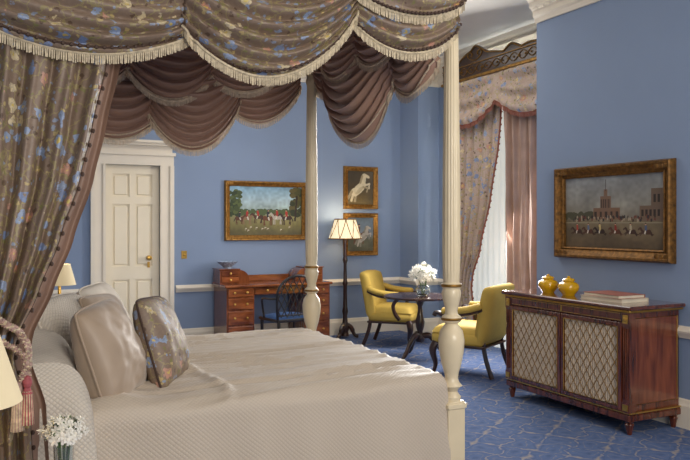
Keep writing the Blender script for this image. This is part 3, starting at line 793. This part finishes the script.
# ------------------------------------------------------------------ cabinet
cab = thing('sideboard_cabinet', (4.49, 4.56, 0), label='rosewood cabinet with brass lattice doors over pleated cream silk', cat='cabinet')
hx, hy = .27, .70
g = G(); g.box(-hx+.02, hx-.005, -hy+.02, hy-.02, .12, .90); g.obj('cabinet_body', mRose, parent=cab, smooth=False)
g = G(); g.box(-hx+.0, hx, -hy, hy, .10, .15, c=.006); g.box(-hx+.01, hx, -hy+.01, hy-.01, .15, .165)
g.obj('plinth', mRose, parent=cab, smooth=False)
g = G(); g.box(-hx-.03, hx+.01, -hy-.035, hy+.035, .915, .945, c=.008); g.obj('cabinet_top', mRoseT, parent=cab, smooth=False)
g = G(); g.box(-hx-.01, hx, -hy-.01, hy+.01, .895, .917, c=.004)
for i in range(70): g.sphere((-hx-.011, -hy+2*hy*i/69, .906), .007, 6)
for i in range(28): g.sphere((-hx+2*hx*i/27, -hy-.011, .906), .007, 6)
g.obj('brass_moulding', mBrass, parent=cab)
G().box(-hx-.005, hx, -hy-.004, hy+.004, .160, .168).obj('plinth_line', mBrass, parent=cab, smooth=False)
for yy in (-hy+.035, hy-.035):
    g = G(); g.box(-hx, -hx+.06, yy-.035, yy+.035, .165, .895); g.box(-hx-.006, -hx, yy-.035, yy+.035, .80, .895)
    g.box(-hx-.006, -hx, yy-.035, yy+.035, .165, .24)
    g.box(-hx-.012, -hx-.006, yy-.024, yy+.024, .815, .88, mi=1, c=.004); g.sphere((-hx-.012, yy, .847), .018, 10, mi=1, sx=.5)
    for k in (-1, 0, 1): g.tube([(-hx-.002, yy+k*.017, .26), (-hx-.002, yy+k*.017, .78)], .007, 8, mi=0)
    g.box(-hx-.012, -hx-.006, yy-.024, yy+.024, .18, .225, mi=1)
    g.obj('pilaster', [mRose, mBrass], parent=cab)
g = G(); g.box(-hx, -hx+.02, -hy+.07, hy-.07, .825, .895, c=.003); g.obj('frieze', mRose, parent=cab, smooth=False)
g = G()
for (a, b, c, d) in ((-hy+.085, hy-.085, .834, .838), (-hy+.085, hy-.085, .884, .888)): g.box(-hx-.002, -hx+.001, a, b, c, d)
g.box(-hx-.003, -hx+.001, -.008, .008, .838, .884); g.obj('brass_inlay', mBrass, parent=cab, smooth=False)
mLat = M('lattice_brass', '#9a7436', .4, .35)
for sgn in (-1, 1):
    ya, yb = (sgn*.004, sgn*(hy-.072)); y0, y1 = min(ya, yb), max(ya, yb); z0, z1 = .172, .82; fr = .034
    dr = thing('door', (-hx, (y0+y1)/2, z0)); dr.parent = cab
    w = (y1-y0)/2; hh = z1-z0
    g = G()
    g.box(-.012, .012, -w, -w+fr, 0, hh, c=.003); g.box(-.012, .012, w-fr, w, 0, hh, c=.003); g.box(-.012, .012, -w+fr, w-fr, 0, fr, c=.003); g.box(-.012, .012, -w+fr, w-fr, hh-fr, hh, c=.003)
    g.obj('door_frame', mRose, parent=dr, smooth=False)
    wi = w-fr
    G().grid(lambda s, t: (.003+.003*sin(s*2*pi*26), -wi+2*wi*s, fr+(hh-2*fr)*t), 260, 4).obj('silk_panel', mSilk, parent=dr, ang=80)
    g = G(); zA, zB = fr, hh-fr; st = .070; hgt = zB-zA; m = .66
    k = -hgt*m
    while k < 2*wi:
        for di in (1, -1):
            t0 = max(0, -k/(m*hgt)); t1 = min(1, (2*wi-k)/(m*hgt))
            if t1-t0 > .02:
                a = k+m*hgt*t0; b = k+m*hgt*t1
                if di == -1: a, b = 2*wi-a, 2*wi-b
                g.tube([(-.004, -wi+a, zA+hgt*t0), (-.004, -wi+b, zA+hgt*t1)], .0026, 6)
        k += st
    g.obj('brass_lattice', mLat, parent=dr)
    g = G(); g.tube([(-.012, -wi, zA), (-.012, wi, zA), (-.012, wi, zB), (-.012, -wi, zB)], .005, 6, closed=True)
    g.obj('door_beading', mBrass, parent=dr)
g = G().box(-hx+.07, hx-.03, -hy+.015, -hy+.022, .22, .85)
g.obj('side_panel', wood('rosewood_side', '#5c2a17', '#8f4c2c', .2, (9, 9, 1), .7), parent=cab, smooth=False)
g = G(); g.tube([(-hx+.07, -hy+.014, .22), (hx-.03, -hy+.014, .22), (hx-.03, -hy+.014, .85), (-hx+.07, -hy+.014, .85)], .004, 6, closed=True)
g.obj('side_beading', mBrass, parent=cab)
for (x, y) in ((-hx+.04, -hy+.04), (-hx+.04, hy-.04), (hx-.04, -hy+.04), (hx-.04, hy-.04)):
    G().lathe([(.0, 0), (.016, 0), (.02, .012), (.022, .03), (.03, .06), (.034, .075), (.026, .085), (.036, .1), (0, .1)], 20).obj('foot', mRose, parent=cab, loc=(x, y, 0))
ZC = .945
def jar(loc, label):
    r = thing('ginger_jar', loc, 0, label, 'jar', 'yellow ginger jars on the cabinet')
    G().lathe([(0, 0), (.05, 0), (.052, .006), (.062, .02), (.082, .045), (.088, .072), (.080, .095), (.055, .110), (.043, .114), (.043, .120), (0, .120)], 32).obj('jar_body', mJar, parent=r)
    G().lathe([(0, .120), (.050, .120), (.053, .126), (.046, .136), (.022, .144), (.010, .147), (.013, .153), (.010, .159), (0, .161)], 28).obj('lid', mJar, parent=r)
    return r
jar((4.45, 4.97, ZC), 'glossy yellow lidded ginger jar farther from the books')
jar((4.43, 4.70, ZC), 'glossy yellow lidded ginger jar beside the stacked books')
z = ZC
for (w, l, h, m, rz, lb) in ((.29, .42, .030, mBook2, .03, 'cream hardback book at the bottom of the stack'), (.27, .38, .026, mBook1, -.04, 'reddish hardback book on top of the stack')):
    b = thing('book', (4.46, 4.24, z), rz, lb, 'book', 'large books stacked on the cabinet')
    G().box(-w/2, w/2, -l/2, l/2, 0, .003).box(-w/2, w/2, -l/2, l/2, h-.003, h).box(w/2-.004, w/2, -l/2, l/2, 0, h).obj('cover', m, parent=b, smooth=False)
    G().box(-w/2+.006, w/2-.005, -l/2+.006, l/2-.006, .003, h-.003).obj('pages', mPage, parent=b, smooth=False); z += h

# ------------------------------------------------------------------ desk
dk = thing('writing_desk', (3.36, 8.86, 0), label='mahogany pedestal writing desk with raised drawer ends', cat='desk')
dk.scale = (.93, 1, 1.03)
def drawer(par, x0, x1, y, z0, z1):
    d = G().box(x0, x1, y-.012, y+.004, z0, z1, c=.004).obj('drawer', mMahX, parent=par, smooth=False)
    n = 2 if x1-x0 > .3 else 1
    for i in range(n):
        xx = x0+(x1-x0)*(i+.5)/n if n == 1 else x0+(x1-x0)*(.25+.5*i)
        g = G(); g.lathe([(0, 0), (.012, 0), (.008, .01), (.014, .018), (.0, .024)], 12, T=Matrix.Translation((xx, y-.012, (z0+z1)/2)) @ Matrix.Rotation(pi/2, 4, 'X'))
        g.obj('knob', mBrass, parent=d)
g = G()
for sx in (-1, 1):
    a, b = sorted((sx*.74, sx*.36)); g.box(a, b, -.26, .27, .06, .74)
    g.box(a-.01, b+.01, -.28, .28, 0, .08, c=.006)
g.box(-.36, .36, -.22, .27, .64, .74); g.obj('desk_body', mMah, parent=dk, smooth=False)
G().box(-.77, .77, -.30, .29, .74, .770, c=.008).obj('desk_top', mMahX, parent=dk, smooth=False)
for sx in (-1, 1):
    x0, x1 = sorted((sx*.72, sx*.38))
    for (z0, z1) in ((.10, .28), (.30, .46), (.48, .61), (.63, .73)): drawer(dk, x0, x1, -.262, z0, z1)
drawer(dk, -.34, .34, -.222, .65, .73)
for sx in (-1, 1):
    pts = [(.75, .770), (.75, .935), (.48, .935)]+[(.48-.14*sin(pi/2*i/8), .935-.13*(1-cos(pi/2*i/8))) for i in range(1, 9)]+[(.34, .770)]
    poly = [(sx*a, b) for a, b in pts]
    g = G(); g.prism(poly, -.02, .27, 'xz'); g.obj('raised_compartment', mMah, parent=dk, smooth=False)
    G().box(*sorted((sx*.47, sx*.765)), -.035, .28, .935, .95, c=.005).obj('compartment_top', mMahX, parent=dk, smooth=False)
    x0, x1 = sorted((sx*.73, sx*.49))
    drawer(dk, x0, x1, -.022, .782, .85); drawer(dk, x0, x1, -.022, .86, .928)
G().box(-.36, .36, .25, .275, .770, .85, c=.004).obj('gallery', mMahX, parent=dk, smooth=False)
bw = G().lathe([(0, 0), (.05, 0), (.05, .012), (.07, .03), (.12, .07), (.135, .085), (.13, .088), (.11, .07), (.0, .04)], 32)
bw.obj('porcelain_bowl', mPorc, loc=(2.80, 8.98, .979), label='blue and white porcelain bowl on the raised desk end', cat='bowl')
ch = thing('desk_chair', (3.27, 8.15, 0), R(8), 'ebonised open-lattice desk chair with blue seat pad', 'chair')
g = G(); g.box(-.25, .25, -.22, .24, .40, .435, c=.01); g.obj('seat_frame', mBlack, parent=ch, smooth=False)
g = G(); g.grid(lambda s, t: ((s-.5)*.46, (t-.5)*.42+.01, .435+.05*((1-(2*s-1)**2)*(1-(2*t-1)**2))**.4), 20, 20); g.obj('seat_pad', mBlueSeat, parent=ch)
for (x, y) in ((-.22, .2), (.22, .2)):
    G().tube([(x, y, .42), (x*1.02, y, .2), (x*1.05, y+.01, 0)], [.02, .017, .013], 10).obj('leg', mBlack, parent=ch)
for x in (-.22, .22):
    G().tube([(x, -.2, .42), (x, -.22, .2), (x*1.05, -.27, 0)], [.02, .017, .014], 10).obj('leg', mBlack, parent=ch)
g = G()
arc = [(.23, -.2, .42), (.25, -.22, .55)]+[(.26*cos(a), -.24-.03*sin(a), .72+.22*sin(a)) for a in [pi*i/20 for i in range(21)]]+[(-.25, -.22, .55), (-.23, -.2, .42)]
g.tube(spline(arc, 3), .016, 8)
for k in range(-5, 6):
    x = k*.08
    for di in (1, -1):
        seg = []
        for i in range(31):
            z = .46+.48*i/30; xx = x+di*(z-.68)*.55
            zt = .72+.22*sqrt(max(0, 1-(xx/.26)**2)) if abs(xx) < .26 else 0
            if abs(xx) < .245 and z < zt: seg.append((xx, -.225-.02*(z-.45), z))
        if len(seg) > 2: g.tube(seg, .006, 6)
g.tube([(-.235, -.215, .48), (.235, -.215, .48)], .011, 8)
for sx in (-1, 1): g.tube(spline([(sx*.255, -.23, .68), (sx*.28, -.1, .67), (sx*.28, .08, .66), (sx*.25, .13, .55), (sx*.235, .12, .43)], 5), .013, 8)
g.obj('backrest', mBlack, parent=ch)

# ------------------------------------------------------------------ yellow armchairs (local front -y)
def armchair(loc, rz, label):
    r = thing('armchair', loc, rz, label, 'armchair', 'yellow armchairs at the pedestal table')
    def yc(x, z): return .23+.17*(z-.42)+.04*max(0, z-.7)-.05*(x/.31)**2
    g = G()
    for sd in (1, -1):
        def fn(s, t, sd=sd):
            u = 2*s-1; v = 2*t-1
            W = .305+.01*t; x = u*W*(1-.02*abs(v)**10)
            z = .36+.57*t+.012*(1-u*u)*t-.010*abs(u)**8*t
            th = (.075 if sd < 0 else .065)*((1-abs(u)**12)*(1-abs(v)**12))**.5+.018*(sd < 0)*(1-u*u)*(1-v*v)
            return (x, yc(x, z)+sd*th, z)
        g.grid(fn, 36, 36)
    g.obj('backrest', mYellow, parent=r, ang=70)
    g = G(); g.grid(lambda s, t: ((2*s-1)*.29*(1-.05*(2*t-1)*1), (2*t-1)*.28-.06, .44+.085*((1-(2*s-1)**6)*(1-(2*t-1)**6))**.5), 24, 24)
    g.box(-.30, .30, -.345, .22, .325, .45, c=.03); g.obj('seat', mYellow, parent=r, ang=70)
    G().box(-.30, .30, -.345, .23, .305, .330, c=.006).obj('seat_rail', mDark, parent=r, smooth=False)
    for sx in (-1, 1):
        a = G()
        a.tube(spline([(sx*.30, -.19, .36), (sx*.325, -.14, .44), (sx*.333, -.12, .54), (sx*.335, -.18, .62), (sx*.335, -.26, .645), (sx*.335, -.285, .615)], 5), .024, 8)
        a.tube(spline([(sx*.335, -.22, .64), (sx*.34, -.05, .635), (sx*.33, .10, .655), (sx*.30, .22, .70)], 5), .020, 8)
        ao = a.obj('arm', mDark, parent=r)
        G().tube(spline([(sx*.335, -.20, .668), (sx*.34, -.06, .675), (sx*.333, .08, .695), (sx*.305, .21, .735)], 5), [.024]+[.048]*14+[.032], 12, flat=.75).obj('arm_pad', mYellow, parent=ao)
        G().tube(spline([(sx*.265, -.30, .34), (sx*.29, -.325, .25), (sx*.27, -.305, .12), (sx*.275, -.32, .04), (sx*.277, -.34, 0.016)], 5), [.04]*5+[.038, .035, .032, .029, .026, .024, .022, .021, .020, .020, .021, .022, .024, .026, .027, .024], 10).obj('leg', mDark, parent=r)
        G().tube(spline([(sx*.235, .20, .36), (sx*.235, .23, .2), (sx*.245, .30, .016)], 6), .024, 8).obj('leg', mDark, parent=r)
    return r
armchair((4.70, 8.14, 0), R(44), 'yellow upholstered armchair standing by the blue wall')
armchair((4.56, 6.20, 0), R(-150), 'yellow upholstered armchair near the window, turned to the table')

# ------------------------------------------------------------------ pedestal table
tb2 = thing('pedestal_table', (4.50, 7.14, 0), 0, 'dark mahogany round pedestal table with splayed legs', 'table')
G().lathe([(0, .695), (.38, .695), (.41, .70), (.42, .71), (.415, .722), (.40, .725), (0, .725)], 64).obj('table_top', wood('table_top_wood', '#23110b', '#3f2217', .25, (6, 1, 1), .3), parent=tb2)
G().lathe([(0, .2), (.05, .2), (.06, .24), (.04, .27), (.03, .31), (.045, .36), (.055, .42), (.04, .48), (.028, .54), (.025, .6), (.04, .63), (.045, .65), (.1, .68), (.11, .695), (0, .695)], 28).obj('column', mDark, parent=tb2)
for k in range(3):
    a = R(200+120*k)
    pts = [(cos(a)*q, sin(a)*q, z) for q, z in ((.03, .26), (.10, .27), (.18, .20), (.25, .10), (.32, .035), (.37, .03))]
    g = G(); g.tube(spline(pts, 5), [.03]*6+[.026]*6+[.022]*6+[.018]*8, 10, flat=1.2); g.sphere((cos(a)*.37, sin(a)*.37, .024), .024, 10); g.obj('leg', mDark, parent=tb2)

def bouquet(name, loc, vprof, fr, fz, nfl, fs, label, leaves=14):
    r = thing(name, loc, 0, label, 'flower vase')
    G().lathe(vprof, 28).obj('vase', mGlass, parent=r)
    g = G()
    for ring, (nn, rr, tilt) in enumerate(((6, 1.0, .15), (5, .68, .55), (3, .35, .8))):
        for k in range(nn):
            a = 2*pi*k/nn+ring*.6; w = .5
            b = .12*ring
            g.add([(0, 0, b), (cos(a-w)*rr*.55, sin(a-w)*rr*.55, b+tilt*.55+.08), (cos(a-w*.35)*rr, sin(a-w*.35)*rr, b+tilt*.9), (cos(a+w*.35)*rr, sin(a+w*.35)*rr, b+tilt*.9), (cos(a+w)*rr*.55, sin(a+w)*rr*.55, b+tilt*.55+.08)], [(0, 1, 2, 3, 4)])
    g.sphere((0, 0, .25), .2, 6)
    proto = None
    for i in range(nfl):
        ph = i*2.399; q = (i+.5)/nfl; th = math.acos(1-q*1.3)
        d = Vector((sin(th)*cos(ph), sin(th)*sin(ph), cos(th)))
        p = Vector((0, 0, fz))+Vector((d.x*fr, d.y*fr, d.z*fr*.9))*random.uniform(.7, 1.15)
        if proto is None: o = proto = g.obj('flower', mPetal, parent=r, smooth=False)
        else: o = proto.copy(); COL.objects.link(o)
        o.location = p; o.scale = [fs*random.uniform(.75, 1.2)]*3
        e = (d+Vector((random.uniform(-.4, .4), random.uniform(-.4, .4), .2))).to_track_quat('Z', 'Y').to_euler(); o.rotation_euler = e
    g = G()
    for i in range(leaves):
        th = random.uniform(.5, 1.9); a = i*2.4
        d = Vector((sin(th)*cos(a), sin(th)*sin(a), cos(th)*.9)); e = Vector((0, 0, fz))+d*fr*random.uniform(1.05, 1.3)
        s = Vector((cos(a+pi/2), sin(a+pi/2), 0))*fr*.15; b = Vector((0, 0, fz))+d*fr*.35; m = (b+e)/2+Vector((0, 0, fr*.08))
        g.add([b, m+s, e, m-s], [(0, 1, 2, 3)])
    g.obj('leaves', mLeaf, parent=r, smooth=False)
    g = G()
    for i in range(8):
        a = i*.8; g.tube([(cos(a)*.01, sin(a)*.01, .02), (cos(a)*fr*.4, sin(a)*fr*.4, fz)], .003, 5)
    g.obj('stems', mLeaf, parent=r)
bouquet('flower_vase', (4.50, 7.08, .725), [(0, 0), (.05, 0), (.075, .03), (.085, .07), (.07, .11), (.06, .12), (.055, .118), (.078, .07), (.068, .03), (0, .012)], .13, .22, 44, .040, 'clear glass bowl of white flowers on the pedestal table', leaves=40)

# ------------------------------------------------------------------ floor lamp
fl = thing('floor_lamp', (4.42, 8.90, 0), 0, 'dark carved floor lamp with lit pleated cream shade', 'lamp')
G().lathe([(0, .02), (.06, .03), (.04, .08), (.055, .12), (.04, .18), (.03, .3), (.042, .36), (.03, .42), (.026, .7), (.038, .74), (.026, .78), (.022, 1.0), (.036, 1.05), (.024, 1.1), (.02, 1.2), (.014, 1.34), (0, 1.34)], 20).obj('pole', mDark, parent=fl)
for k in range(3):
    a = R(90+120*k)
    G().tube(spline([(cos(a)*.02, sin(a)*.02, .18), (cos(a)*.08, sin(a)*.08, .14), (cos(a)*.13, sin(a)*.13, .04), (cos(a)*.18, sin(a)*.18, .025)], 5), [.032]*8+[.024]*8, 8).obj('foot', mDark, parent=fl)
g = G(); NS = 320
def shade(s, t):
    r = (.22-.08*t)*(1+.012*sin(s*2*pi*40)); return (r*cos(2*pi*s), r*sin(2*pi*s), 1.34+.26*t)
g.grid(shade, NS, 4); g.obj('lamp_shade', mShade, parent=fl, ang=80)
g = G()
for zz, rr in ((1.34, .223), (1.60, .143)): g.tube([(rr*cos(2*pi*i/40), rr*sin(2*pi*i/40), zz) for i in range(40)], .008, 6, closed=True)
for k in range(8):
    for dd in (1, -1):
        g.tube([Vector(shade(((k+dd*.5*q/8)/8) % 1, q/8)) for q in range(9)], .0055, 5)
g.obj('shade_trim', M('shade_braid', '#8a6238', .7), parent=fl)
def plight(loc, e, col=(1, .8, .5), r=.05):
    l = bpy.data.lights.new('bulb', 'POINT'); l.energy = e; l.color = col; l.shadow_soft_size = r
    o = bpy.data.objects.new('bulb', l); COL.objects.link(o); o.location = loc; return o
b = plight((0, 0, 1.63), 7); b.parent = fl

# ------------------------------------------------------------------ bedside tables, lamps, flowers
def bedside(loc, label, r0=.28, h=.60):
    r = thing('bedside_table', loc, 0, label, 'bedside table')
    G().lathe([(0, h-.03), (r0-.01, h-.03), (r0, h-.02), (r0, h-.008), (r0-.01, h), (0, h)], 48).obj('table_top', mMahX, parent=r)
    G().lathe([(0, .05), (.16, .05), (.16, .08), (.05, .1), (.03, .16), (.035, .3), (.05, .36), (.03, .42), (.035, h-.03), (0, h-.03)], 28).obj('column', mMah, parent=r)
    G().lathe([(0, 0), (.19, 0), (.2, .03), (.17, .05), (0, .05)], 32).obj('base', mMah, parent=r)
def tlamp(loc, zb, rb, rt, hh, label, e):
    r = thing('table_lamp', loc, 0, label, 'lamp')
    G().lathe([(0, 0), (.06, 0), (.06, .015), (.02, .03), (.035, .08), (.05, .13), (.04, .18), (.015, .21), (.01, zb+.05), (0, zb+.05)], 24).obj('lamp_base', mBrass, parent=r)
    G().grid(lambda s, t: ((rb+(rt-rb)*t)*cos(2*pi*s), (rb+(rt-rb)*t)*sin(2*pi*s), zb+hh*t), 64, 3).obj('lamp_shade', mShade2, parent=r, ang=80)
    b = plight((0, 0, zb+hh*.5), e, (1, .86, .64), r=.03); b.parent = r
bedside((.08, 2.82, 0), 'mahogany round bedside table by the tied bed curtain')
tlamp((-.055, 2.80, .60), .34, .19, .11, .25, 'table lamp with cream empire shade on the bedside table', 1.2)
bouquet('flower_vase', (.275, 2.86, .60), [(0, 0), (.028, 0), (.032, .02), (.036, .14), (.033, .14), (.029, .02), (0, .012)], .062, .185, 46, .021, 'small glass of white flowers on the bedside table', leaves=44)
bedside((.5, 5.78, 0), 'mahogany bedside table at the far side of the bed', .26, .66)
tlamp((.52, 5.72, .66), .44, .115, .075, .15, 'small table lamp with cream shade beyond the bed', .8)

# ------------------------------------------------------------------ light
def area(loc, target, sx, sy, e, col=(1, 1, 1)):
    l = bpy.data.lights.new('area_light', 'AREA'); l.shape = 'RECTANGLE'; l.size = sx; l.size_y = sy; l.energy = e; l.color = col
    o = bpy.data.objects.new('area_light', l); COL.objects.link(o); o.location = loc
    o.rotation_euler = (Vector(target)-Vector(loc)).to_track_quat('-Z', 'Y').to_euler(); return o
area((6.25, 7.0, 1.9), (0, 6.8, 1.0), 1.3, 2.8, 320, (.97, .98, 1))
area((5.15, 6.95, 2.0), (1.2, 4.6, .6), .8, 1.9, 120, (1, .98, .95))  # added lamp on the room side of the curtains, boosts window daylight
area((1.6, -1.8, 2.3), (2.0, 4.5, 1.4), 2.6, 1.6, 160, (1, .94, .86))  # added warm fill behind the camera
area((3.2, 7.0, 3.74), (3.2, 7.0, 0), 3.0, 2.2, 46, (1, .94, .86))  # added soft overhead fill for the far half of the room
area((3.6, 1.8, 3.7), (3.8, 4.0, 0), 1.6, 1.6, 36, (1, .93, .85))  # added soft overhead fill for the near half of the room
wd = bpy.data.worlds.new('World'); SC.world = wd; wd.use_nodes = True
wd.node_tree.nodes['Background'].inputs[0].default_value = (.8, .87, 1, 1); wd.node_tree.nodes['Background'].inputs[1].default_value = 1.2
try:
    SC.view_settings.view_transform = 'Standard'; SC.view_settings.exposure = 0
except Exception as ex: print(ex)

# ------------------------------------------------------------------ camera
cd = bpy.data.cameras.new('camera'); cam = bpy.data.objects.new('camera', cd); COL.objects.link(cam)
cam.location = (0, 0, 1.55); cam.rotation_euler = (pi/2, 0, -R(26.4))
cd.sensor_width = 36; cd.lens = 36*736/690; cd.shift_y = -7/690; cd.clip_start = .05
SC.camera = cam
